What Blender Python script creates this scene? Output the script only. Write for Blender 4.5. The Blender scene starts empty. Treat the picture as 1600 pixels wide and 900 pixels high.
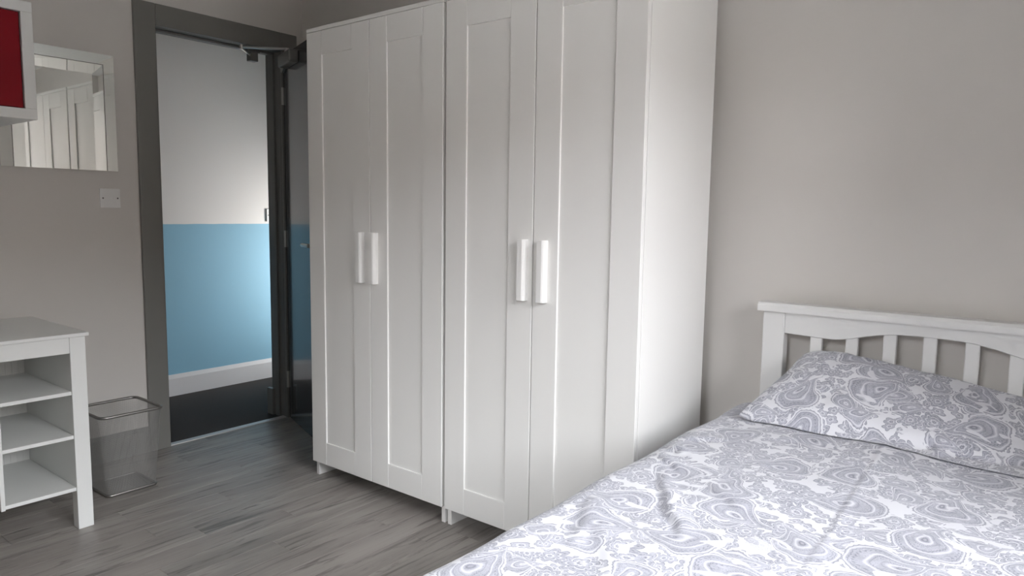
import bpy, bmesh, math, random
from mathutils import Vector, Matrix
random.seed(7)
SC = bpy.context.scene
COL = SC.collection

# ------------------------------------------------------------------ camera
cam_d = bpy.data.cameras.new('camera'); cam = bpy.data.objects.new('camera', cam_d); COL.objects.link(cam)
YAW, PIT, ROL = -0.668171, 0.106080, 0.014481
fw = Vector((math.sin(YAW)*math.cos(PIT), math.cos(YAW)*math.cos(PIT), -math.sin(PIT)))
rt = Vector((math.cos(YAW), -math.sin(YAW), 0)); up = rt.cross(fw)
r2 = rt*math.cos(ROL)+up*math.sin(ROL); u2 = -rt*math.sin(ROL)+up*math.cos(ROL)
cam.matrix_world = Matrix(((r2.x, u2.x, -fw.x, 2.56966), (r2.y, u2.y, -fw.y, -1.86137), (r2.z, u2.z, -fw.z, 1.16528), (0, 0, 0, 1)))
cam_d.sensor_width = 36; cam_d.lens = 36*1120.834/1600; cam_d.clip_start = 0.02
SC.camera = cam

# ------------------------------------------------------------------ world, lights, exposure
SKY = 4.2
w = bpy.data.worlds.new('overcast_sky'); SC.world = w; w.use_nodes = True
nt = w.node_tree; nt.nodes.clear()
out = nt.nodes.new('ShaderNodeOutputWorld'); bg = nt.nodes.new('ShaderNodeBackground')
tc = nt.nodes.new('ShaderNodeTexCoord'); sx = nt.nodes.new('ShaderNodeSeparateXYZ'); rp = nt.nodes.new('ShaderNodeValToRGB')
rp.color_ramp.elements[0].position = 0.0; rp.color_ramp.elements[0].color = (0.50, 0.52, 0.55, 1)
rp.color_ramp.elements[1].position = 1.0; rp.color_ramp.elements[1].color = (1.0, 1.02, 1.06, 1)
nt.links.new(tc.outputs['Generated'], sx.inputs[0]); nt.links.new(sx.outputs['Z'], rp.inputs[0])
nt.links.new(rp.outputs[0], bg.inputs[0]); bg.inputs[1].default_value = SKY; nt.links.new(bg.outputs[0], out.inputs[0])
WY0, WY1, WZ0, WZ1, WX = -1.60, -0.15, 0.70, 2.08, 3.05      # window opening in the wall on the right
pd = bpy.data.lights.new('window_portal', 'AREA'); pd.shape = 'RECTANGLE'; pd.size = WY1-WY0; pd.size_y = WZ1-WZ0
po = bpy.data.objects.new('window_portal', pd); COL.objects.link(po)
po.location = (WX+0.2, (WY0+WY1)/2, (WZ0+WZ1)/2)
po.rotation_euler = Vector((-1, 0, 0)).to_track_quat('-Z', 'Y').to_euler(); pd.cycles.is_portal = True
FX0, FX1 = 1.75, 2.60                                          # fill window added behind the camera to brighten headboard wall and floor
pd2 = bpy.data.lights.new('window_portal', 'AREA'); pd2.shape = 'RECTANGLE'; pd2.size = FX1-FX0; pd2.size_y = WZ1-WZ0
po2 = bpy.data.objects.new('window_portal', pd2); COL.objects.link(po2)
po2.location = ((FX0+FX1)/2, -2.5-0.2, (WZ0+WZ1)/2)
po2.rotation_euler = Vector((0, 1, 0)).to_track_quat('-Z', 'Y').to_euler(); pd2.cycles.is_portal = True
ld = bpy.data.lights.new('corridor_daylight', 'AREA'); ld.shape = 'RECTANGLE'; ld.size = 0.5; ld.size_y = 0.8; ld.energy = 2.4; ld.color = (1.0, 0.98, 0.95)
lo = bpy.data.objects.new('corridor_daylight', ld); COL.objects.link(lo)
ld.spread = math.radians(85); lo.location = (-1.05, 2.0, 0.75); lo.rotation_euler = Vector((-0.72, -0.78, 0.02)).to_track_quat('-Z', 'Y').to_euler()
SC.view_settings.view_transform = 'Standard'; SC.view_settings.look = 'None'
SC.view_settings.gamma = 1; SC.view_settings.exposure = 3.1; SC.view_settings.use_curve_mapping = False
SC.cycles.max_bounces = 10; SC.cycles.diffuse_bounces = 6; SC.cycles.transparent_max_bounces = 16
SC.cycles.caustics_reflective = True

# ------------------------------------------------------------------ helpers
def thing(name, label=None, cat=None, loc=(0, 0, 0), rotz=0, group=None, kind=None):
    o = bpy.data.objects.new(name, None); COL.objects.link(o); o.location = loc; o.rotation_euler = (0, 0, rotz)
    o.empty_display_size = 0.1
    return tag(o, label, cat, group, kind)
def tag(o, label=None, cat=None, group=None, kind=None):
    if label: o['label'] = label
    if cat: o['category'] = cat
    if group: o['group'] = group
    if kind: o['kind'] = kind
    return o
class MB:
    def __init__(s): s.bm = bmesh.new()
    def box(s, x0, x1, y0, y1, z0, z1, bev=0.0, seg=2):
        r = bmesh.ops.create_cube(s.bm, size=1.0); vs = r['verts']
        for v in vs: v.co = Vector((x0+(v.co.x+.5)*(x1-x0), y0+(v.co.y+.5)*(y1-y0), z0+(v.co.z+.5)*(z1-z0)))
        if bev > 0:
            es = list({e for v in vs for e in v.link_edges})
            bmesh.ops.bevel(s.bm, geom=es, offset=bev, segments=seg, profile=0.5, affect='EDGES')
        return s
    def prism(s, pts, a0, a1, axis='y', bev=0.0):
        # pts: closed outline in the two other axes (x,z for y; y,z for x; x,y for z)
        def mk(p, a):
            if axis == 'y': return (p[0], a, p[1])
            if axis == 'x': return (a, p[0], p[1])
            return (p[0], p[1], a)
        A = [s.bm.verts.new(mk(p, a0)) for p in pts]; B = [s.bm.verts.new(mk(p, a1)) for p in pts]
        n = len(pts); fs = [s.bm.faces.new(A), s.bm.faces.new(B[::-1])]
        for i in range(n): fs.append(s.bm.faces.new((A[i], B[i], B[(i+1) % n], A[(i+1) % n])))
        bmesh.ops.recalc_face_normals(s.bm, faces=fs)
        if bev: bmesh.ops.bevel(s.bm, geom=list({e for f in fs[:2] for e in f.edges}), offset=bev, segments=1, affect='EDGES')
        return s
    def tube(s, path, r, n=10, closed=False):
        P = [Vector(p) for p in path]; m = len(P); rings = []; prev = None
        for i, p in enumerate(P):
            if closed: t = P[(i+1) % m]-P[i-1]
            else: t = P[min(i+1, m-1)]-P[max(i-1, 0)]
            t.normalize()
            if prev is None: nrm = t.orthogonal().normalized()
            else: nrm = (prev-t*prev.dot(t)).normalized()
            prev = nrm; b = t.cross(nrm)
            rings.append([s.bm.verts.new(p+(nrm*math.cos(a)+b*math.sin(a))*r) for a in [2*math.pi*k/n for k in range(n)]])
        for i in range(m if closed else m-1):
            A, B = rings[i], rings[(i+1) % m]
            off = 0
            if closed and i == m-1:
                off = min(range(n), key=lambda k: (A[0].co-B[k].co).length)
            for k in range(n): s.bm.faces.new((A[k], A[(k+1) % n], B[(k+1+off) % n], B[(k+off) % n]))
        if not closed: s.bm.faces.new(rings[0][::-1]); s.bm.faces.new(rings[-1])
        return s
    def cyl(s, a, b, r, n=20): return s.tube([a, b], r, n)
    def build(s, name, mat, parent=None, smooth=False, **kw):
        me = bpy.data.meshes.new(name); bmesh.ops.recalc_face_normals(s.bm, faces=s.bm.faces[:]); s.bm.to_mesh(me); s.bm.free()
        if smooth:
            for p in me.polygons: p.use_smooth = True
        me.materials.append(mat); o = bpy.data.objects.new(name, me); COL.objects.link(o)
        if parent: o.parent = parent
        return tag(o, **kw) if kw else o
def kids(o): return [c for c in COL.objects if c.parent == o]
def dup(o, parent=None):
    ch = kids(o); c = o.copy(); COL.objects.link(c)
    if parent: c.parent = parent
    for k in ch: dup(k, c)
    return c

# ------------------------------------------------------------------ node maths helper
class NT:
    def __init__(s, mat): s.t = mat.node_tree; s.L = s.t.links
    def node(s, typ, **kw):
        n = s.t.nodes.new(typ)
        for k, v in kw.items(): setattr(n, k, v)
        return n
    def m(s, op, *a, clamp=False):
        n = s.node('ShaderNodeMath', operation=op); n.use_clamp = clamp
        for i, x in enumerate(a):
            if isinstance(x, X): s.L.new(x.o, n.inputs[i])
            else: n.inputs[i].default_value = x
        return X(s, n.outputs[0])
    def mix(s, f, a, b):
        n = s.node('ShaderNodeMix', data_type='RGBA')
        for i, x in ((0, f), (6, a), (7, b)):
            if isinstance(x, X): s.L.new(x.o, n.inputs[i])
            elif i == 0: n.inputs[0].default_value = x
            else: n.inputs[i].default_value = (*x, 1)
        return X(s, n.outputs[2])
class X:
    def __init__(s, t, o): s.t, s.o = t, o
    def __add__(a, b): return a.t.m('ADD', a, b)
    __radd__ = __add__
    def __mul__(a, b): return a.t.m('MULTIPLY', a, b)
    __rmul__ = __mul__
    def __sub__(a, b): return a.t.m('SUBTRACT', a, b)
    def __rsub__(a, b): return a.t.m('SUBTRACT', b, a)
    def __truediv__(a, b): return a.t.m('DIVIDE', a, b)
    def lt(a, b, soft=0.02): return a.t.m('MULTIPLY_ADD', a, -1.0/soft, b/soft+.5, clamp=True)   # 1 where a<b
    def band(a, c, wd): return a.t.m('SUBTRACT', 1.0, a.t.m('ABSOLUTE', a-c)*(1.0/wd), clamp=True)
def mat(name, color, rough=0.5, metal=0.0, spec=0.5, bump=0.0, bscale=200.0, var=0.0, vscale=3.0, coat=0.0):
    m = bpy.data.materials.new(name); m.use_nodes = True; b = m.node_tree.nodes['Principled BSDF']; t = NT(m)
    b.inputs['Base Color'].default_value = (*color, 1); b.inputs['Roughness'].default_value = rough
    b.inputs['Metallic'].default_value = metal; b.inputs['Specular IOR Level'].default_value = spec
    b.inputs['Coat Weight'].default_value = coat
    tcn = t.node('ShaderNodeTexCoord')
    if var > 0:
        n = t.node('ShaderNodeTexNoise'); n.inputs['Scale'].default_value = vscale; n.inputs['Detail'].default_value = 5
        t.L.new(tcn.outputs['Object'], n.inputs['Vector'])
        c = t.mix(X(t, n.outputs[0]), [x*(1-var) for x in color], [min(1, x*(1+var)) for x in color]); t.L.new(c.o, b.inputs['Base Color'])
    if bump > 0:
        n = t.node('ShaderNodeTexNoise'); n.inputs['Scale'].default_value = bscale; n.inputs['Detail'].default_value = 4
        bn = t.node('ShaderNodeBump'); bn.inputs['Strength'].default_value = bump; bn.inputs['Distance'].default_value = 0.002
        t.L.new(tcn.outputs['Object'], n.inputs['Vector']); t.L.new(n.outputs[0], bn.inputs['Height']); t.L.new(bn.outputs[0], b.inputs['Normal'])
    return m

M_wall = mat('greige_wall_paint', (0.665, 0.635, 0.60), 0.75, spec=0.25, bump=0.12, bscale=90, var=0.02)
M_ceil = mat('white_ceiling_paint', (0.78, 0.775, 0.76), 0.8, spec=0.2, bump=0.1, bscale=90)
M_white = mat('white_foil', (0.80, 0.79, 0.765), 0.38, spec=0.45, var=0.01, bump=0.02, bscale=60)
M_bedw = mat('white_painted_wood', (0.72, 0.715, 0.70), 0.42, spec=0.45, bump=0.06, bscale=45, var=0.02)
M_desk = mat('white_desk_foil', (0.78, 0.785, 0.765), 0.36, spec=0.45, var=0.01)
M_trim = mat('grey_gloss_trim', (0.20, 0.195, 0.18), 0.40, spec=0.5, bump=0.05, bscale=30, var=0.03)
M_door = mat('dark_grey_gloss_door', (0.050, 0.051, 0.053), 0.16, spec=0.6, bump=0.02, bscale=25, coat=0.3)
M_steel = mat('brushed_steel', (0.55, 0.54, 0.52), 0.3, metal=1.0, var=0.05, vscale=20)
M_grey_metal = mat('grey_painted_metal', (0.20, 0.195, 0.18), 0.4, metal=0.4)
M_bin = mat('silver_wire_mesh', (0.42, 0.415, 0.40), 0.45, metal=0.4, var=0.05, vscale=15)
M_rim = mat('dull_steel_rim', (0.30, 0.29, 0.275), 0.38, metal=0.9, var=0.08, vscale=25)
M_red = mat('red_panel', (0.24, 0.001, 0.008), 0.5, spec=0.2, var=0.03)
M_plate = mat('white_plastic', (0.80, 0.79, 0.77), 0.35)
M_screw = mat('dark_screw', (0.12, 0.11, 0.10), 0.5, metal=0.5)
M_carpet = mat('charcoal_carpet', (0.072, 0.066, 0.064), 0.95, spec=0.1, bump=0.5, bscale=400, var=0.25, vscale=160)
M_cbase = mat('pale_grey_skirting', (0.62, 0.61, 0.615), 0.4, var=0.02)
M_strip = mat('threshold_strip', (0.62, 0.61, 0.60), 0.4, metal=0.3)
M_mirror = mat('mirror_glass', (0.80, 0.82, 0.79), 0.015, metal=1.0)
M_mattress = mat('mattress_fabric', (0.75, 0.75, 0.75), 0.9, bump=0.2)
M_ground = mat('pavement', (0.24, 0.235, 0.225), 0.9, var=0.1, vscale=0.4)

def corridor_paint():
    m = bpy.data.materials.new('two_tone_corridor_paint'); m.use_nodes = True; t = NT(m); b = m.node_tree.nodes['Principled BSDF']
    g = t.node('ShaderNodeNewGeometry'); s = t.node('ShaderNodeSeparateXYZ'); t.L.new(g.outputs['Position'], s.inputs[0])
    n = t.node('ShaderNodeTexNoise'); n.inputs['Scale'].default_value = 12; t.L.new(g.outputs['Position'], n.inputs['Vector'])
    z = X(t, s.outputs[2])+(X(t, n.outputs[0])-0.5)*0.004
    f = z.lt(1.060, 0.003)
    c = t.mix(f, (0.66, 0.63, 0.605), (0.21, 0.40, 0.52)); t.L.new(c.o, b.inputs['Base Color'])
    b.inputs['Roughness'].default_value = 0.55; b.inputs['Specular IOR Level'].default_value = 0.35
    return m
M_corr = corridor_paint()

def floor_mat():
    m = bpy.data.materials.new('grey_oak_vinyl'); m.use_nodes = True; t = NT(m); b = m.node_tree.nodes['Principled BSDF']
    oi = t.node('ShaderNodeObjectInfo'); tcn = t.node('ShaderNodeTexCoord'); s = t.node('ShaderNodeSeparateXYZ'); t.L.new(tcn.outputs['Object'], s.inputs[0])
    x, y = X(t, s.outputs[0]), X(t, s.outputs[1]); r = X(t, oi.outputs['Random'])
    def noise(sx_, sy_, detail, rough, k, dist=0.0):
        c = t.node('ShaderNodeCombineXYZ'); t.L.new((x*sx_+r*k).o, c.inputs[0]); t.L.new((y*sy_+r*(k*1.7)).o, c.inputs[1]); t.L.new((r*37.0).o, c.inputs[2])
        n = t.node('ShaderNodeTexNoise'); n.inputs['Scale'].default_value = 1; n.inputs['Detail'].default_value = detail
        n.inputs['Roughness'].default_value = rough; n.inputs['Distortion'].default_value = dist
        t.L.new(c.outputs[0], n.inputs['Vector']); return X(t, n.outputs[0])
    broad = noise(9, 1.3, 4, 0.55, 91, 0.8); grain = noise(150, 5, 4, 0.6, 43); cath = noise(24, 2.0, 5, 0.65, 17, 1.3); speck = noise(260, 22, 3, 0.7, 61)
    streak = cath.lt(0.42, 0.09)                       # dark figure of the oak print
    pale = cath.t.m('MULTIPLY_ADD', cath, 9.0, -5.3, clamp=True)
    c = t.mix(broad.t.m('MULTIPLY_ADD', broad, 2.2, -0.6, clamp=True), (0.215, 0.197, 0.180), (0.39, 0.362, 0.333))
    c = t.mix(streak*0.85*(0.35+speck), c, (0.095, 0.088, 0.082)); c = t.mix(pale*0.30, c, (0.46, 0.44, 0.42))
    c = t.mix((grain-0.42)*1.5*0.30, c, (0.145, 0.135, 0.125))
    c = t.mix(r*0.30, c, (0.26, 0.225, 0.21))
    t.L.new(c.o, b.inputs['Base Color']); b.inputs['Roughness'].default_value = 0.42; b.inputs['Specular IOR Level'].default_value = 0.4
    bn = t.node('ShaderNodeBump'); bn.inputs['Strength'].default_value = 0.15; bn.inputs['Distance'].default_value = 0.001
    t.L.new((grain+speck).o, bn.inputs['Height']); t.L.new(bn.outputs[0], b.inputs['Normal'])
    return m
M_floor = floor_mat()

def paisley(name, base=(0.63, 0.63, 0.66), fill=(0.38, 0.38, 0.428), line=(0.14, 0.145, 0.18), scale=1.0, seed=0.0):
    """Printed paisley: bent teardrops with nested scalloped rings, rosettes and small buds in between, on white cotton."""
    m = bpy.data.materials.new(name); m.use_nodes = True; t = NT(m); b = m.node_tree.nodes['Principled BSDF']
    uv = t.node('ShaderNodeUVMap'); s = t.node('ShaderNodeSeparateXYZ'); t.L.new(uv.outputs[0], s.inputs[0])
    u0, v0 = X(t, s.outputs[0])*scale+seed, X(t, s.outputs[1])*scale+seed*0.7
    def comb(a, c):
        n = t.node('ShaderNodeCombineXYZ'); t.L.new(a.o, n.inputs[0]); t.L.new(c.o, n.inputs[1]); return n.outputs[0]
    def noise(a, c, sc, det=2, dist=0.0):
        n = t.node('ShaderNodeTexNoise', noise_dimensions='2D'); n.inputs['Scale'].default_value = sc; n.inputs['Detail'].default_value = det
        n.inputs['Distortion'].default_value = dist; t.L.new(comb(a, c), n.inputs['Vector']); return n
    wn = noise(u0, v0, 11.0, 1); ws = t.node('ShaderNodeSeparateColor'); t.L.new(wn.outputs[1], ws.inputs[0])
    u = u0+(X(t, ws.outputs[0])-0.5)*0.045; v = v0+(X(t, ws.outputs[1])-0.5)*0.045
    def cell(size, rnd, off):
        a, c = (u+off)*(1/size), (v+off*1.3)*(1/size)
        n = t.node('ShaderNodeTexVoronoi', voronoi_dimensions='2D'); n.inputs['Scale'].default_value = 1; n.inputs['Randomness'].default_value = rnd
        t.L.new(comb(a, c), n.inputs['Vector']); ps = t.node('ShaderNodeSeparateXYZ'); t.L.new(n.outputs['Position'], ps.inputs[0])
        cs = t.node('ShaderNodeSeparateColor'); t.L.new(n.outputs['Color'], cs.inputs[0])
        return a-X(t, ps.outputs[0]), c-X(t, ps.outputs[1]), X(t, cs.outputs[0]), X(t, cs.outputs[1])
    def rot(x, y, ang):
        ca, sa = t.m('COSINE', ang), t.m('SINE', ang); return x*ca+y*sa, y*ca-x*sa
    def teardrop(size, rad, rnd, off):
        x, y, c1, c2 = cell(size, rnd, off); x, y = rot(x, y, c1*6.283)
        x, y = x*(1/rad), y*(1/rad)
        y = y*(t.m('SIGN', c2-0.5))-(x+0.3)*(x+0.3)*0.34+0.14
        yy = y/t.m('MAXIMUM', (1.02-x)*0.60, 0.10)
        return t.m('SQRT', x*x+yy*yy), t.m('ARCTAN2', yy, x), c2
    def rosette(size, rad, rnd, off, pet):
        x, y, c1, c2 = cell(size, rnd, off); th = t.m('ARCTAN2', y, x)
        pe = t.m('ABSOLUTE', t.m('COSINE', th*(pet/2)+c1*6.283))
        r = t.m('SQRT', x*x+y*y)*(1/rad)/(0.74+0.30*pe)
        return r, th, c2
    fine = X(t, noise(u, v, 95, 2, 2.2).outputs[0]); fine2 = X(t, noise(u, v, 30, 2).outputs[0]); big = X(t, noise(u0, v0*1.5, 13, 1, 0.6).outputs[0])
    scrib = t.m('MAXIMUM', fine.band(0.5, 0.030), fine.band(0.40, 0.022)*0.7)
    col = t.mix(0.0, base, base)
    def lay(f, th, col, rings, edge=1.0, nb=14, scal=0.03, hatch=0.85, on=None, pale=None):
        sc_ = t.m('ABSOLUTE', t.m('SINE', th*(nb/2)))*scal
        fs = f+sc_
        ins = fs.lt(edge, 0.03); halo = fs.lt(edge+0.10, 0.03)
        if on is not None: ins, halo = ins*on, halo*on
        c = t.mix(halo, col, base)
        tone = t.mix((fine2-0.5)*2.5+0.4, fill, [min(1, k*1.22) for k in fill])
        c = t.mix(ins, c, tone); c = t.mix(ins*scrib*hatch, c, line)
        for (rc, wd, kind) in rings:
            src = fs if kind in 'ls' else f
            amt = src.band(rc, wd)
            if kind == 's': amt = amt*t.m('MULTIPLY_ADD', t.m('SINE', th*nb), 0.5, 0.5)   # beads along the ring
            am = amt*(0.8 if kind in 'ls' else 0.95)
            if on is not None: am = am*on
            c = t.mix(am, c, line if kind in 'ls' else base)
        return c
    # small buds in about half of their places, so that white ground stays open
    f, th, k = rosette(0.036, 0.46, 0.9, 0.31, 5.0); on = k.lt(0.78, 0.01); col = lay(f, th, col, [(1.0, 0.10, 'l'), (0.40, 0.12, 'w'), (0.20, 0.08, 'l')], nb=5, hatch=0.5, on=on)
    f, th, k = rosette(0.078, 0.46, 0.85, 0.77, 7.0); on = k.lt(0.85, 0.01)
    col = lay(f, th, col, [(1.0, 0.045, 'l'), (0.80, 0.06, 's'), (0.62, 0.06, 'w'), (0.55, 0.035, 'l'), (0.25, 0.10, 'w'), (0.14, 0.05, 'l')], nb=18, on=on)
    f, th, k = teardrop(0.118, 0.43, 0.8, 0.13); on = k.lt(0.80, 0.01)
    col = lay(f, th, col, [(1.0, 0.035, 'l'), (0.90, 0.05, 'w'), (0.80, 0.03, 's'), (0.50, 0.06, 'w'), (0.43, 0.025, 'l'), (0.12, 0.10, 'w')], nb=26, on=on)
    f, th, k = teardrop(0.225, 0.40, 0.6, 0.53)
    col = lay(f, th, col, [(1.0, 0.022, 'l'), (0.93, 0.035, 'w'), (0.875, 0.014, 'l'), (0.80, 0.030, 's'), (0.62, 0.045, 'w'), (0.56, 0.016, 'l'), (0.36, 0.03, 's'), (0.22, 0.07, 'w'), (0.10, 0.05, 'l')], nb=38, scal=0.025)
    # open white ground left between the motifs
    col = t.mix(big.lt(0.30, 0.015)*0.95, col, base)
    t.L.new(col.o, b.inputs['Base Color']); b.inputs['Roughness'].default_value = 0.85; b.inputs['Specular IOR Level'].default_value = 0.2
    b.inputs['Sheen Weight'].default_value = 0.15
    wv = noise(u0, v0, 700, 2); bn = t.node('ShaderNodeBump'); bn.inputs['Strength'].default_value = 0.12; bn.inputs['Distance'].default_value = 0.001
    t.L.new(wv.outputs[0], bn.inputs['Height']); t.L.new(bn.outputs[0], b.inputs['Normal'])
    return m
M_duvet = paisley('paisley_cotton', scale=1.15)
M_pillow = paisley('paisley_cotton_pillow', base=(0.69, 0.69, 0.72), fill=(0.40, 0.40, 0.45), line=(0.15, 0.155, 0.19), scale=1.12, seed=3.37)

# ------------------------------------------------------------------ the setting
XL, XR, YB, YF, ZC = -0.85, WX, 0.59, -2.5, 2.34            # door wall, window wall, headboard wall, wall behind the camera, ceiling
OY0, OY1, OZ = -0.218, 0.442, 1.992                          # doorway
XC = -1.77                                                   # far wall of the corridor
XLB = XL-0.13                                                # corridor face of the door wall
S = dict(kind='structure')
def wall(name, m, boxes):
    b = MB()
    for q in boxes: b.box(*q)
    return b.build(name, m, **S)
wall('wall_left', M_wall, [(XLB, XL, YF, OY0-0.03, 0, ZC), (XLB, XL, OY1+0.03, YB, 0, ZC), (XLB, XL, OY0-0.03, OY1+0.03, OZ+0.03, ZC)])
wall('wall_back', M_wall, [(XL, XR, YB, YB+0.15, 0, ZC)])
wall('wall_front', M_wall, [(XL, FX0, YF-0.25, YF, 0, ZC), (FX1, XR, YF-0.25, YF, 0, ZC), (FX0, FX1, YF-0.25, YF, 0, WZ0), (FX0, FX1, YF-0.25, YF, WZ1, ZC)])
wall('wall_right', M_wall, [(XR, XR+0.25, YF, WY0, 0, ZC), (XR, XR+0.25, WY1, YB, 0, ZC), (XR, XR+0.25, WY0, WY1, 0, WZ0), (XR, XR+0.25, WY0, WY1, WZ1, ZC)])
wall('ceiling', M_ceil, [(XL, XR, YF, YB, ZC, ZC+0.12)])
wall('wall_corridor_far', M_corr, [(XC-0.12, XC, -2.0, 2.9, 0, ZC)])
wall('wall_corridor_end', M_corr, [(XC, XLB, 2.8, 2.9, 0, ZC)])
wall('wall_corridor_start', M_corr, [(XC, XLB, -2.0, -1.9, 0, ZC)])
wall('wall_corridor_near', M_corr, [(XLB, XL, YB+0.15, 2.9, 0, ZC)])
wall('ceiling_corridor', M_ceil, [(XC, XLB, -1.9, 2.8, ZC, ZC+0.12)])
wall('floor_corridor', M_carpet, [(XC, XL-0.012, -1.9, 2.8, -0.06, 0.0)])
MB().prism([(0, 0), (0.016, 0), (0.016, 0.108), (0.010, 0.122), (0.006, 0.132), (0, 0.132)], 0, 4.7, 'y').build('baseboard_corridor', M_cbase, **S).location = (XC, -1.9, 0)
# skirting of the room
BP = [(0, 0), (0.018, 0), (0.018, 0.105), (0.008, 0.122), (0, 0.122)]
MB().prism(BP, 0, (OY0-0.10)-YF, 'y').build('baseboard_left', M_trim, **S).location = (XL, YF, 0)
bb = MB().prism(BP, 0, XR-XL-0.02, 'y').build('baseboard_back', M_trim, **S); bb.location = (XL+0.02, YB, 0); bb.rotation_euler = (0, 0, -math.pi/2)
# floor: screed under single vinyl planks, 0.11 m wide, laid along the door wall
fl = MB().box(XL, XR, YF, YB, -0.08, -0.006).build('floor', M_floor, **S)
PW = 0.110; ends = {}
def row_of(x): return round((x-0.094)/PW)
fixed = {row_of(-0.016): -0.721, row_of(0.204): -0.302, row_of(0.754): -0.136}
plank_meshes = {}
def plank(x0, x1, y0, y1):
    key = (round(x1-x0, 3), round(y1-y0, 3))
    if key not in plank_meshes:
        b = MB(); g = 0.0004; hx, hy = (x1-x0)/2-g, (y1-y0)/2-g
        b.box(-hx, hx, -hy, hy, -0.006, 0.0, 0.0006, 1)
        o = b.build('plank', M_floor, fl); plank_meshes[key] = o.data
    else:
        o = bpy.data.objects.new('plank', plank_meshes[key]); COL.objects.link(o); o.parent = fl
    o.location = ((x0+x1)/2, (y0+y1)/2, 0)
k = row_of(XL)-1; LEN = 0.92
while 0.094+k*PW < XR:
    x0, x1 = max(XL, 0.094+k*PW), min(XR, 0.094+(k+1)*PW)
    if x1-x0 > 0.003:
        e = fixed.get(k, -0.6+((k*0.377) % 1.0)*LEN)
        while e > YF: e -= LEN
        y = YF; e += LEN
        while y < YB-1e-4:
            y1 = min(e, YB)
            if y1-y > 0.004: plank(x0, x1, y, y1)
            y = y1; e += LEN
    k += 1

# door frame
fr = thing('trim_1', loc=(XL, 0, 0), kind='structure')
AW, AT = 0.098, 0.02
MB().box(0, AT, OY0-AW, OY0, 0, OZ+AW, 0.004).build('architrave', M_trim, fr)
MB().box(0, AT, OY1, OY1+AW, 0, OZ+AW, 0.004).build('architrave', M_trim, fr)
MB().box(0, AT, OY0, OY1, OZ, OZ+AW, 0.004).build('architrave', M_trim, fr)
MB().box(-0.13, 0, OY0-0.03, OY0, 0, OZ, 0.002).build('jamb', M_trim, fr)
MB().box(-0.13, 0, OY1, OY1+0.03, 0, OZ, 0.002).build('jamb', M_trim, fr)
MB().box(-0.13, 0, OY0-0.03, OY1+0.03, OZ, OZ+0.03, 0.002).build('head_lining', M_trim, fr)
MB().box(-0.085, -0.045, OY0, OY0+0.012, 0, OZ-0.012, 0.002).build('door_stop', M_trim, fr)
MB().box(-0.085, -0.045, OY1-0.012, OY1, 0, OZ-0.012, 0.002).build('door_stop', M_trim, fr)
MB().box(-0.085, -0.045, OY0, OY1, OZ-0.012, OZ, 0.002).build('door_stop', M_trim, fr)
MB().box(-0.150, -0.095, OY1-0.022, OY1, 0, 0.15, 0.003).build('plinth_block', M_trim, fr)
MB().box(-0.030, 0.006, OY0, OY1, -0.002, 0.005, 0.002).build('trim_2', M_strip, kind='structure').location = (XL, 0, 0)

# door leaf, swung into the room in front of the wardrobe's side
DW, DT, DZ0, DZ1 = 0.648, 0.040, 0.006, 1.972
dr = thing('door_1', loc=(-0.827, 0.448, 0), rotz=math.atan2(-0.131, 0.366), kind='structure')
MB().box(0.004, DW, 0.0, DT, DZ0, DZ1, 0.002).build('leaf', M_door, dr)
for z in (0.22, 1.0, 1.76):
    MB().cyl((0.0, -0.004, z-0.045), (0.0, -0.004, z+0.045), 0.007, 12).build('hinge', M_steel, dr, smooth=False)
h = MB(); h.cyl((0.59, 0, 0.99), (0.59, -0.010, 0.99), 0.026, 24); h.cyl((0.59, -0.008, 0.99), (0.59, -0.052, 0.99), 0.010, 14)
h.tube([(0.60, -0.052, 0.99), (0.56, -0.054, 0.99), (0.497, -0.054, 0.99)], 0.0095, 12)
h.build('lever_handle', M_steel, dr)
cb = MB().box(0.085, 0.300, -0.050, 0.0, 1.888, 1.950, 0.008).build('closer_body', M_grey_metal, dr)
MB().cyl((0.190, -0.028, 1.948), (0.190, -0.028, 1.972), 0.012, 14).build('spindle', M_steel, cb)
inv = Matrix.Rotation(-math.atan2(-0.131, 0.366), 4, 'Z') @ Matrix.Translation((0.827, -0.448, 0))
def L(p): return tuple(inv @ Vector(p))
a = MB()
e = (-0.80, 0.191, 1.966)
a.tube([(0.190, -0.028, 1.968), L(e)], 0.0065, 8); a.cyl(L((e[0], e[1], 1.955)), L((e[0], e[1], 1.978)), 0.009, 12)
a.tube([L((e[0], e[1], 1.960)), L((-0.885, 0.300, 1.953))], 0.006, 8)
a.build('closer_arm', M_steel, dr)
s_ = MB(); s_.box(-0.035, 0.035, -0.016, 0.016, 0, 0.012, 0.002); s_.box(-0.022, 0.022, -0.02, 0.02, -0.045, 0.0, 0.003)
so = s_.build('arm_shoe', M_grey_metal, fr); so.location = (-0.035, 0.305, OZ-0.024); so.rotation_euler = (0, 0, math.pi/2)
# hinge-side bracket of the closer
bk = MB().prism([(0.0, 1.958), (0.09, 1.958), (0.09, 1.915), (0.02, 1.878), (0.0, 1.885)], -0.012, 0.0, 'y').build('closer_bracket', M_grey_metal, dr)

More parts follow.
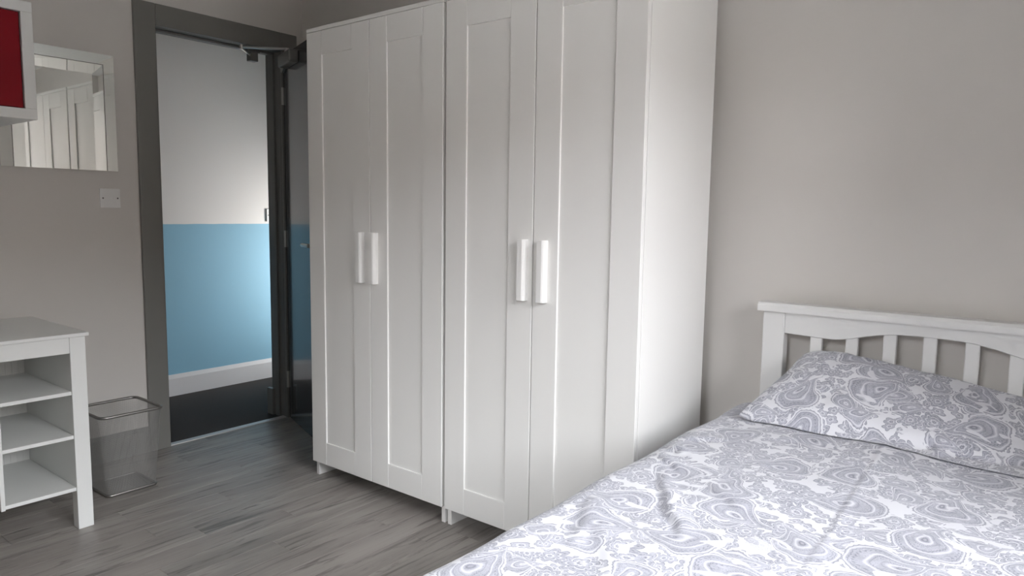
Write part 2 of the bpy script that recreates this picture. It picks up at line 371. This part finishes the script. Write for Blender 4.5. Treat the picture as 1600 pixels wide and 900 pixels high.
# window on the right, plus the added fill window behind the camera, both unseen
g = bpy.data.materials.new('clear_glazing'); g.use_nodes = True; t = NT(g); g.node_tree.nodes.clear()
tr = t.node('ShaderNodeBsdfTransparent'); gl = t.node('ShaderNodeBsdfGlossy'); gl.inputs['Roughness'].default_value = 0.02
fn = t.node('ShaderNodeFresnel'); mx = t.node('ShaderNodeMixShader'); om = t.node('ShaderNodeOutputMaterial')
t.L.new(fn.outputs[0], mx.inputs[0]); t.L.new(tr.outputs[0], mx.inputs[1]); t.L.new(gl.outputs[0], mx.inputs[2]); t.L.new(mx.outputs[0], om.inputs[0])
def window(name, loc, rotz, wid):
    # local: x outward, y along the wall (0 .. wid)
    wn = thing(name, loc=loc, rotz=rotz, kind='structure'); b = MB()
    for q in ((0, .06), (wid-.06, wid), (wid/2-.03, wid/2+.03)): b.box(.12, .18, *q, WZ0, WZ1, 0.004)
    for q in ((WZ0, WZ0+.06), (WZ1-.06, WZ1)): b.box(.12, .18, .06, wid-.06, *q, 0.004)
    b.build('window_frame', M_plate, wn)
    MB().box(-.05, .12, -.04, wid+.04, WZ0-.025, WZ0, 0.004).build('window_sill', M_plate, wn)
    MB().box(.148, .154, .055, wid/2-.025, WZ0+.055, WZ1-.055).build('pane', g, wn)
    MB().box(.148, .154, wid/2+.025, wid-.055, WZ0+.055, WZ1-.055).build('pane', g, wn)
window('window_1', (XR, WY0, 0), 0, WY1-WY0)
window('fill_window', (FX0, YF, 0), -math.pi/2, FX1-FX0)
MB().box(-60, XR+60, -60, 60, -3.2, -3.0).build('ground', M_ground, kind='structure')

# the terrace across the street, seen only by the daylight that passes over it
M_brick = mat('brown_render', (0.15, 0.125, 0.11), 0.9, var=0.1, vscale=0.5)
MB().prism([(26, -3), (26, 5.6), (30, 8.6), (34, 5.6), (34, -3)], -45, 45, 'y').build('terrace_across_street', M_brick, kind='structure')
MB().prism([(-28, -3), (-28, 5.6), (-32, 8.6), (-36, 5.6), (-36, -3)], -45, 45, 'x').build('terrace_behind_gardens', M_brick, kind='structure')

# ------------------------------------------------------------------ wardrobes
def make_wardrobe(loc):
    W, D, H = 0.780, 0.4725, 1.900
    r = thing('wardrobe', 'tall white two-door wardrobe standing next to the doorway and dark door', 'wardrobe', loc, group='white wardrobes along the back wall')
    MB().box(0, .018, .0205, D, 0, H-.016, .0008, 1).build('side_panel', M_white, r)
    MB().box(W-.018, W, .0205, D, 0, H-.016, .0008, 1).build('side_panel', M_white, r)
    MB().box(0, W, 0.0, D, H-.016, H, .001, 1).build('top_panel', M_white, r)
    MB().box(.018, W-.018, .022, D-.01, .070, .086, .0005, 1).build('bottom_panel', M_white, r)
    MB().box(.018, W-.018, D-.008, D-.004, .0, H-.016).build('back_panel', M_white, r)
    z0, z1 = .067, 1.8825; sw = .0965
    for i, (a, c) in enumerate(((0.0005, .3880), (.3915, W-.0005))):
        b = MB(); bv = .0012
        b.box(a, a+sw, 0, .018, z0, z1, bv, 1); b.box(c-sw-.006, c, 0, .018, z0, z1, bv, 1)
        b.box(a+sw+.0003, c-sw-.0063, 0.0003, .018, z0, .165, bv, 1); b.box(a+sw+.0003, c-sw-.0063, 0.0003, .018, 1.787, z1, bv, 1)
        d = b.build('door', M_white, r)
        MB().box(a+sw-.004, c-sw-.002, 0.0062, .015, .160, 1.792).build('door_panel', M_white, d)
        cx = .342 if i == 0 else .421
        hb = MB(); hw = .0135
        hb.prism([(cx-hw, -.024), (cx+hw-.008, -.024), (cx+hw-.003, -.021), (cx+hw, -.014), (cx+hw, 0.002), (cx-hw+.004, .002), (cx-hw+.004, -.016), (cx-hw, -.019)], .876, 1.076, 'z', .001)
        hb.build('handle', M_plate, d)
    return r
w1 = make_wardrobe((0, 0, 0))
w2 = dup(w1); w2.location = (0.7940, 0, 0)
for d_ in kids(w2):
    for h_ in kids(d_):
        if h_.name.startswith('handle'): h_.location.x += .015
w2['label'] = 'tall white two-door wardrobe standing next to the bed, its right side panel in view'

# ------------------------------------------------------------------ bed
bed = thing('bed', 'white painted wooden single bed with slatted arched headboard against the back wall', 'bed', (2.25, 0.5, 0))
X0, X1 = -0.484, 0.484
for sx_ in (X0, X1-.070): MB().box(sx_, sx_+.070, 0.0, .045, 0, .853, .004).build('post', M_bedw, bed)
MB().prism([(-.012, .853), (-.012, .872), (-.006, .881), (.052, .881), (.057, .876), (.057, .853)], X0-.016, X1+.016, 'x', .001).build('top_cap', M_bedw, bed)
pts = [(X0+.070, .853)]
xs0, xs1 = X0+.070, X1-.070
low = []
for i in range(49):
    x = xs0+(xs1-xs0)*i/48
    q = abs(x)/0.414
    if q > 0.66: z = .780+.004*((q-.66)/.34)
    else:
        z = .780+.038*(0.5+0.5*math.cos(math.pi*(q/.66)**1.6))
    low.append((x, z))
MB().prism([(xs0, .853)]+low+[(xs1, .853)], .004, .036, 'y', .002).build('arched_rail', M_bedw, bed)
for i in range(7):
    x = -.3165+i*.1055
    MB().box(x-.018, x+.018, .010, .030, .30, .825, .003).build('slat', M_bedw, bed)
MB().box(xs0, xs1, .004, .036, .25, .33, .003).build('lower_rail', M_bedw, bed)
for a, c in ((X0+.02, X0+.045), (X1-.045, X1-.02)): MB().box(a, c, -1.93, 0.0, .17, .31, .003).build('side_rail', M_bedw, bed)
MB().box(X0, X1, -1.965, -1.93, .17, .36, .004).build('foot_rail', M_bedw, bed)
for sx_ in (X0, X1-.07): MB().box(sx_, sx_+.07, -2.0, -1.93, 0, .38, .004).build('post', M_bedw, bed)
for i in range(12):
    y = -.12-i*.15; MB().box(X0+.046, X1-.046, y-.035, y+.035, .285, .305).build('bed_slat', M_bedw, bed)
mt = MB().box(2.25-.43, 2.25+.43, -1.42, 0.485, .306, .500, .045, 4).build('mattress', M_mattress, smooth=True, label='white mattress on the bed frame, hidden under the paisley duvet', cat='mattress')

# duvet: one sheet with thickness draped over the mattress
def gridmesh(name, nu, nv, fn, m, thick=0.0, closed=False):
    vs, fs, uvs = [], [], []
    for j in range(nv+1):
        for i in range(nu+1):
            p, q = fn(i/nu, j/nv); vs.append(p); uvs.append(q)
    for j in range(nv):
        for i in range(nu):
            a_ = j*(nu+1)+i; fs.append((a_, a_+nu+1, a_+nu+2, a_+1))
    me = bpy.data.meshes.new(name); me.from_pydata(vs, [], fs); ul = me.uv_layers.new(name='UVMap')
    for lp in me.loops: ul.data[lp.index].uv = uvs[lp.vertex_index]
    for p in me.polygons: p.use_smooth = True
    me.materials.append(m); o = bpy.data.objects.new(name, me); COL.objects.link(o)
    return o
from mathutils import noise as mn
# creases seen on the duvet: ((x,y) start, (x,y) end, height, width)
CREASE = [((1.800, -.285), (1.862, -.330), .007, .011), ((1.868, -.425), (1.945, -.560), .006, .013), ((1.960, -.580), (2.020, -.655), .006, .012),
          ((1.985, -.420), (2.055, -.475), .005, .012), ((1.78, -.20), (1.82, -.225), .008, .013), ((1.80, -.62), (1.87, -.78), .005, .02), ((1.80, -.10), (1.86, -.06), .006, .018), ((2.10, -.50), (2.22, -.58), .003, .02),
          ((1.90, -.75), (1.98, -.86), .004, .018), ((1.95, .02), (2.10, .06), .003, .02)]
def crease(x, y):
    s = 0
    for (a, c, h, wd) in CREASE:
        ax, ay = a; dx, dy = c[0]-ax, c[1]-ay; l2 = dx*dx+dy*dy; ln = math.sqrt(l2); tt = ((x-ax)*dx+(y-ay)*dy)/l2
        px, py = x-ax-tt*dx, y-ay-tt*dy; off = (dx*py-dy*px)/ln+.25*wd*math.sin(tt*7)        # >0 : right of the crease
        over = max(0, -tt, tt-1)*ln
        k = math.exp(-(over/.045)**2)*(.75+.25*math.cos((tt-.5)*3))
        s += h*k*(math.exp(-((off-wd*.8)/(wd*(2.0 if off > wd*.8 else 1.0)))**2)-.55*math.exp(-((off+wd*.5)/(wd*.9))**2))
    return s
def duvet(a, b):
    # a: across the bed (0 left hem .. 1 right hem), b: from headboard to foot
    y = 0.455-b*1.93
    R_, xl, xr = 0.085, 1.790, 2.735; drop = 0.20; arc = R_*math.pi/2; flat = xr-xl; tot = 2*drop+2*arc+flat
    s = a*tot; zt = 0.566
    n1 = mn.noise(Vector((a*3.1, y*2.2, 1.3))); n2 = mn.noise(Vector((s*6, y*5, 4.1))); n3 = mn.noise(Vector((s*16, y*12, 9.1)))
    if s < drop: x, z, hang = xl-R_-.010*(1-s/drop), zt-R_-(drop-s), 1
    elif s < drop+arc:
        th = (s-drop)/R_; x, z, hang = xl-R_*math.cos(th), zt-R_+R_*math.sin(th), 1-th/(math.pi/2)
    elif s < drop+arc+flat: x, z, hang = xl+s-drop-arc, zt, 0
    elif s < drop+2*arc+flat:
        th = (s-drop-arc-flat)/R_; x, z, hang = xr+R_*math.sin(th), zt-R_+R_*math.cos(th), th/(math.pi/2)
    else: x, z, hang = xr+R_, zt-R_-(s-drop-2*arc-flat), 1
    left = s < tot/2
    mid = 1-hang
    z += mid*(.006*n1+.005*n2+.0016*n3+.012*math.sin(math.pi*min(1, max(0, (x-xl)/flat))))
    sg = -1 if left else 1
    x += sg*hang*(.010*n1+.010*n2+.003*n3)+math.cos(math.pi*a)*.012*n1
    z += hang*(.008*n2)
    z += mid*crease(x, y)*1.0
    # stitched panel seam running down the duvet
    xs_ = 2.205-.048*(y-.16); ds = x-xs_
    z += mid*(-.0022*math.exp(-(ds/.004)**2)+.0022*math.exp(-((ds-.010)/.012)**2))
    # top hem goes under the pillow, foot end rounds off
    e = min(1, b/0.03)
    z -= (1-e)**2*.03
    return (x, y, z), (s, y)
dv = gridmesh('duvet', 260, 420, duvet, M_duvet)
so_ = dv.modifiers.new('thickness', 'SOLIDIFY'); so_.thickness = .022; so_.offset = -1
tag(dv, 'white duvet with grey paisley print spread over the whole bed', 'duvet')

from mathutils.bvhtree import BVHTree
DV = BVHTree.FromPolygons([v.co for v in dv.data.vertices], [list(p.vertices) for p in dv.data.polygons])
def duvet_z(x, y):
    z = -1
    for dx, dy in ((0, 0), (.006, 0), (-.006, 0), (0, .006), (0, -.006)):
        h_ = DV.ray_cast(Vector((x+dx, y+dy, 2)), Vector((0, 0, -1)))[0]
        if h_: z = max(z, h_.z)
    return z if z > 0 else .53
# pillow propped on the headboard
def pillow_mesh():
    bm = bmesh.new(); ul = bm.loops.layers.uv.new('UVMap'); N, Mv = 90, 60; PWd, PL, TH = 0.75, 0.45, 0.128
    c0 = Vector((2.205, 0.335, 0.618))
    ax = Vector((1, -0.055, -0.115)).normalized(); ay = Vector((0.10, 0.90, 0.36)); ay = (ay-ax*ay.dot(ax)).normalized(); az = ax.cross(ay)
    def P(s, tt, sg):
        # s, tt in -1..1 ; corners pulled in a little, the edges bowed
        bow = 1-.045*(1-tt*tt)*abs(s)**3; bow2 = 1-.06*(1-s*s)*abs(tt)**3
        x = s*PWd/2*bow*(1-.03*abs(tt)**4); y = tt*PL/2*bow2*(1-.07*abs(s)**6)
        h = (max(0, 1-abs(s)**3.2)**.60)*(max(0, 1-abs(tt)**3.2)**.52)*(1-.20*s)
        w1_ = mn.noise(Vector((s*4.1, tt*2.6, 2.7*sg))); w2_ = mn.noise(Vector((s*11, tt*6, 7.7*sg)))
        z = sg*TH/2*h*(1+.10*w1_)+.004*w2_*h+.006*w1_*(1-h)
        if sg > 0:
            for (s0, t0, s1, t1, hh, ww) in ((.32, -.95, .30, -.62, -.012, .035), (.36, -.95, .40, -.55, .010, .05), (-.15, -.8, .25, -.72, -.007, .05), (.30, -.66, .62, -.60, -.006, .05), (-.55, .55, -.2, .75, -.005, .06)):
                dx, dy = s1-s0, t1-t0; q = min(1, max(0, ((s-s0)*dx+(tt-t0)*dy)/(dx*dx+dy*dy)))
                z += hh*h**.5*math.exp(-(((s-s0-q*dx)**2+((tt-t0-q*dy)*.7)**2)/ww**2))
        x += .045*max(0, -s)*(tt+1)/2
        p = c0+ax*x+ay*y+az*z
        p.y = min(p.y, .494)
        p.z = max(p.z, duvet_z(p.x, p.y)+.004)
        return p
    grid = {}
    for sg in (1, -1):
        for j in range(Mv+1):
            for i in range(N+1):
                s = math.sin((i/N-.5)*math.pi)*.5+(2*i/N-1)*.5; tt = math.sin((j/Mv-.5)*math.pi)*.5+(2*j/Mv-1)*.5
                edge = i in (0, N) or j in (0, Mv)
                if edge and sg == -1: grid[(sg, i, j)] = grid[(1, i, j)]; continue
                grid[(sg, i, j)] = (bm.verts.new(P(s, tt, sg)), (s*PWd/2, tt*PL/2+(0 if sg > 0 else .9)))
    for sg in (1, -1):
        for j in range(Mv):
            for i in range(N):
                q = [grid[(sg, i, j)], grid[(sg, i+1, j)], grid[(sg, i+1, j+1)], grid[(sg, i, j+1)]]
                if sg < 0: q = q[::-1]
                f = bm.faces.new([v for v, _ in q]); f.smooth = True
                for lp, (_, uvv) in zip(f.loops, q): lp[ul].uv = uvv
    me = bpy.data.meshes.new('pillow'); bm.to_mesh(me); bm.free(); me.materials.append(M_pillow)
    o = bpy.data.objects.new('pillow', me); COL.objects.link(o); return o
pl = pillow_mesh(); tag(pl, 'plump pillow in grey and white paisley case leaning on the headboard', 'pillow')

# ------------------------------------------------------------------ desk at the left
dk = thing('desk', 'white desk with open shelf compartment at its right end near the bin', 'desk', (-0.188, -0.811, 0))
# local: x back is negative, y left is negative; front plane x = 0
MB().box(-.545, .006, -.90, 0, .703, .716, .002).build('desktop', M_desk, dk)
for x0_, x1_ in ((-.045, 0), (-.520, -.475)):
    for y0_, y1_ in ((-.062, -.011), (-.885, -.840)): MB().box(x0_, x1_, y0_, y1_, 0, .7025, .002).build('leg', M_desk, dk)
MB().box(-.018, -.002, -.84, -.0625, .646, .7025, .001).build('front_rail', M_desk, dk)
MB().box(-.512, -.496, -.84, -.0625, .646, .7025, .001).build('back_rail', M_desk, dk)
MB().box(-.474, -.0455, -.060, -.042, .140, .7025, .001).build('side_panel', M_desk, dk)
MB().box(-.474, -.0455, -.880, -.862, .40, .7025, .001).build('side_panel', M_desk, dk)
MB().box(-.474, -.003, -.293, -.280, .140, .646, .001).build('divider_panel', M_desk, dk)
for z in (.143, .335, .495): MB().box(-.462, -.006, -.280, -.0605, z, z+.013, .001).build('shelf', M_desk, dk)
b = MB(); y = -.280
while y < -.0605-.001:
    y2 = min(y+.022, -.0605); b.box(-.474, -.4625, y+.0001, y2-.0001, .140, .646, .0007, 1); y = y2
b.build('back_panel', M_desk, dk)

# ------------------------------------------------------------------ mesh waste bin
bn_ = thing('waste_bin', 'silver wire mesh waste bin standing on the floor beside the doorway', 'bin', (-0.50, -0.588, 0))
HB = 0.335
def rr(hx, hy, rad, z, n=5):
    pts = []
    for cx, cy, a0 in ((hx-rad, hy-rad, 0), (-hx+rad, hy-rad, 90), (-hx+rad, -hy+rad, 180), (hx-rad, -hy+rad, 270)):
        for i in range(n+1):
            a_ = math.radians(a0+90*i/n); pts.append(Vector((cx+rad*math.cos(a_), cy+rad*math.sin(a_), z)))
    return pts
TOPX, TOPY, BOTX, BOTY = .126, .122, .098, .097
MB().tube(rr(TOPX, TOPY, .028, HB), .0062, 10, True).build('rim', M_rim, bn_, smooth=True)
MB().tube(rr(BOTX, BOTY, .016, .0065), .006, 8, True).build('base_ring', M_rim, bn_, smooth=True)
MB().prism([(p.x, p.y) for p in rr(BOTX, BOTY, .016, 0)], .004, .008, 'z').build('base', M_rim, bn_)
# wires of the mesh
bm = bmesh.new()
def wire(p, q, wd, nrm):
    d = (q-p).normalized(); s_v = d.cross(nrm).normalized()*wd/2; n_v = nrm*wd*.35
    v = [bm.verts.new(x) for x in (p+s_v, p-s_v+n_v*0, p-n_v*2, q+s_v, q-s_v, q-n_v*2)]
    for f in ((0, 1, 4, 3), (1, 2, 5, 4), (2, 0, 3, 5)): bm.faces.new([v[i] for i in f])
def outline(tv, n=10): return rr(BOTX+(TOPX-BOTX)*tv, BOTY+(TOPY-BOTY)*tv, .016+.012*tv, .008+(HB-.012)*tv, n)
def resample(pts, cnt):
    m = len(pts); ls = [0]
    for i in range(m): ls.append(ls[-1]+(pts[(i+1) % m]-pts[i]).length)
    out_, i = [], 0
    for c in range(cnt):
        tgt = ls[-1]*c/cnt
        while ls[i+1] < tgt: i += 1
        f = (tgt-ls[i])/max(1e-9, ls[i+1]-ls[i]); out_.append(pts[i].lerp(pts[(i+1) % m], f))
    return out_
CNT = 240; A, B = resample(outline(0), CNT), resample(outline(1), CNT)
for p, q in zip(A, B):
    nrm = Vector((p.x, p.y, 0)).normalized(); wire(p, q, .0007, nrm)
NR = 84
for k in range(NR):
    o_ = outline((k+.5)/NR, 4); n = len(o_)
    for i in range(n):
        p, q = o_[i], o_[(i+1) % n]
        if (q-p).length < 1e-5: continue
        wire(p, q, .0007, Vector((p.x+q.x, p.y+q.y, 0)).normalized())
me = bpy.data.meshes.new('wire_mesh'); bm.to_mesh(me); bm.free(); me.materials.append(M_bin)
wm = bpy.data.objects.new('wire_mesh', me); COL.objects.link(wm); wm.parent = bn_; wm['kind'] = 'stuff'

# ------------------------------------------------------------------ wall shelf cube with a red door
cu = thing('wall_cube_shelf', 'white wall-hung cube shelf with a red door above the desk', 'shelf', (XL, -0.842, 1.474))
Wc, Dc, Fm = 0.416, 0.390, 0.0375
MB().box(0, Dc, -Wc, 0, 0, Fm, .0015).build('bottom_panel', M_desk, cu)
MB().box(0, Dc, -Wc, 0, Wc-Fm, Wc, .0015).build('top_panel', M_desk, cu)
MB().box(0, Dc, -Fm, 0, Fm, Wc-Fm, .0015).build('side_panel', M_desk, cu)
MB().box(0, Dc, -Wc, -Wc+Fm, Fm, Wc-Fm, .0015).build('side_panel', M_desk, cu)
MB().box(0.004, .012, -Wc+Fm, -Fm, Fm, Wc-Fm).build('back_panel', M_desk, cu)
MB().box(Dc-.028, Dc-.010, -Wc+Fm+.003, -Fm-.003, Fm+.003, Wc-Fm-.003, .0015).build('red_door', M_red, cu, label='flat red door panel')

# ------------------------------------------------------------------ mirror
mi = thing('wall_mirror', 'rectangular wall mirror with wide mirrored border, partly behind the cube shelf', 'mirror', (XL, -0.6315, 1.318))
HW, HH, B1, B2 = 0.2235, 0.504, 0.045, 0.045
MB().box(0, .008, -HW+.002, HW-.002, .002, HH-.002).build('backing', M_grey_metal, mi)
def ring(o0, x0, o1, x1, name):
    # a mitred ring of four mirror facets from inset o0 (at depth x0) to inset o1 (at depth x1)
    for k in (1, 2, 3):
        def c(o, x): return [Vector((x, -HW+o, .0008)), Vector((x, HW-o, .0008)), Vector((x, HW-o, HH-o)), Vector((x, -HW+o, HH-o))]
        A_, B_ = c(o0, x0), c(o1, x1); i, j = k, (k+1) % 4
        bm = bmesh.new(); back = [Vector((.006, v.y, v.z)) for v in (A_[i], A_[j], B_[j], B_[i])]
        f_ = [bm.verts.new(v) for v in (A_[i], A_[j], B_[j], B_[i])]; g_ = [bm.verts.new(v) for v in back]
        bm.faces.new(f_); bm.faces.new(g_[::-1])
        for q in range(4): bm.faces.new((f_[q], g_[q], g_[(q+1) % 4], f_[(q+1) % 4]))
        m_ = MB(); m_.bm.free(); m_.bm = bm; m_.build(name, M_mirror, mi)
ring(0.0, .0127, B1-.0014, .0134, 'border_strip')
ring(B1+.0014, .0134, B1+B2, .0108, 'inner_bevel')
MB().box(.008, .0108, -HW+B1+B2, HW-B1-B2, .0008, HH-B1-B2).build('mirror_glass', M_mirror, mi)

# ------------------------------------------------------------------ wall plates
def plate(name, loc, label, rocker):
    r = thing(name, label, 'switch', loc)
    MB().box(0, .009, -.043, .043, -.043, .043, .003, 3).build('faceplate', M_plate, r)
    for y in (-.031, .031): MB().cyl((.0085, y, 0), (.0098, y, 0), .0035, 12).build('screw', M_screw, r)
    return r
p1 = plate('wall_plate', (XL, -.444, 1.199), 'square white wall plate with two screws under the mirror', False)
MB().tube([Vector((.0092, .011*math.cos(a_*math.pi/10), .011*math.sin(a_*math.pi/10))) for a_ in range(20)], .0007, 6, True).build('round_cover', M_plate, p1)
p2 = plate('light_switch', (XC, .978, 1.117), 'white light switch on the corridor wall just above the blue paint', True)
MB().box(.008, .013, -.012, .012, -.016, .016, .002).build('rocker', M_plate, p2)
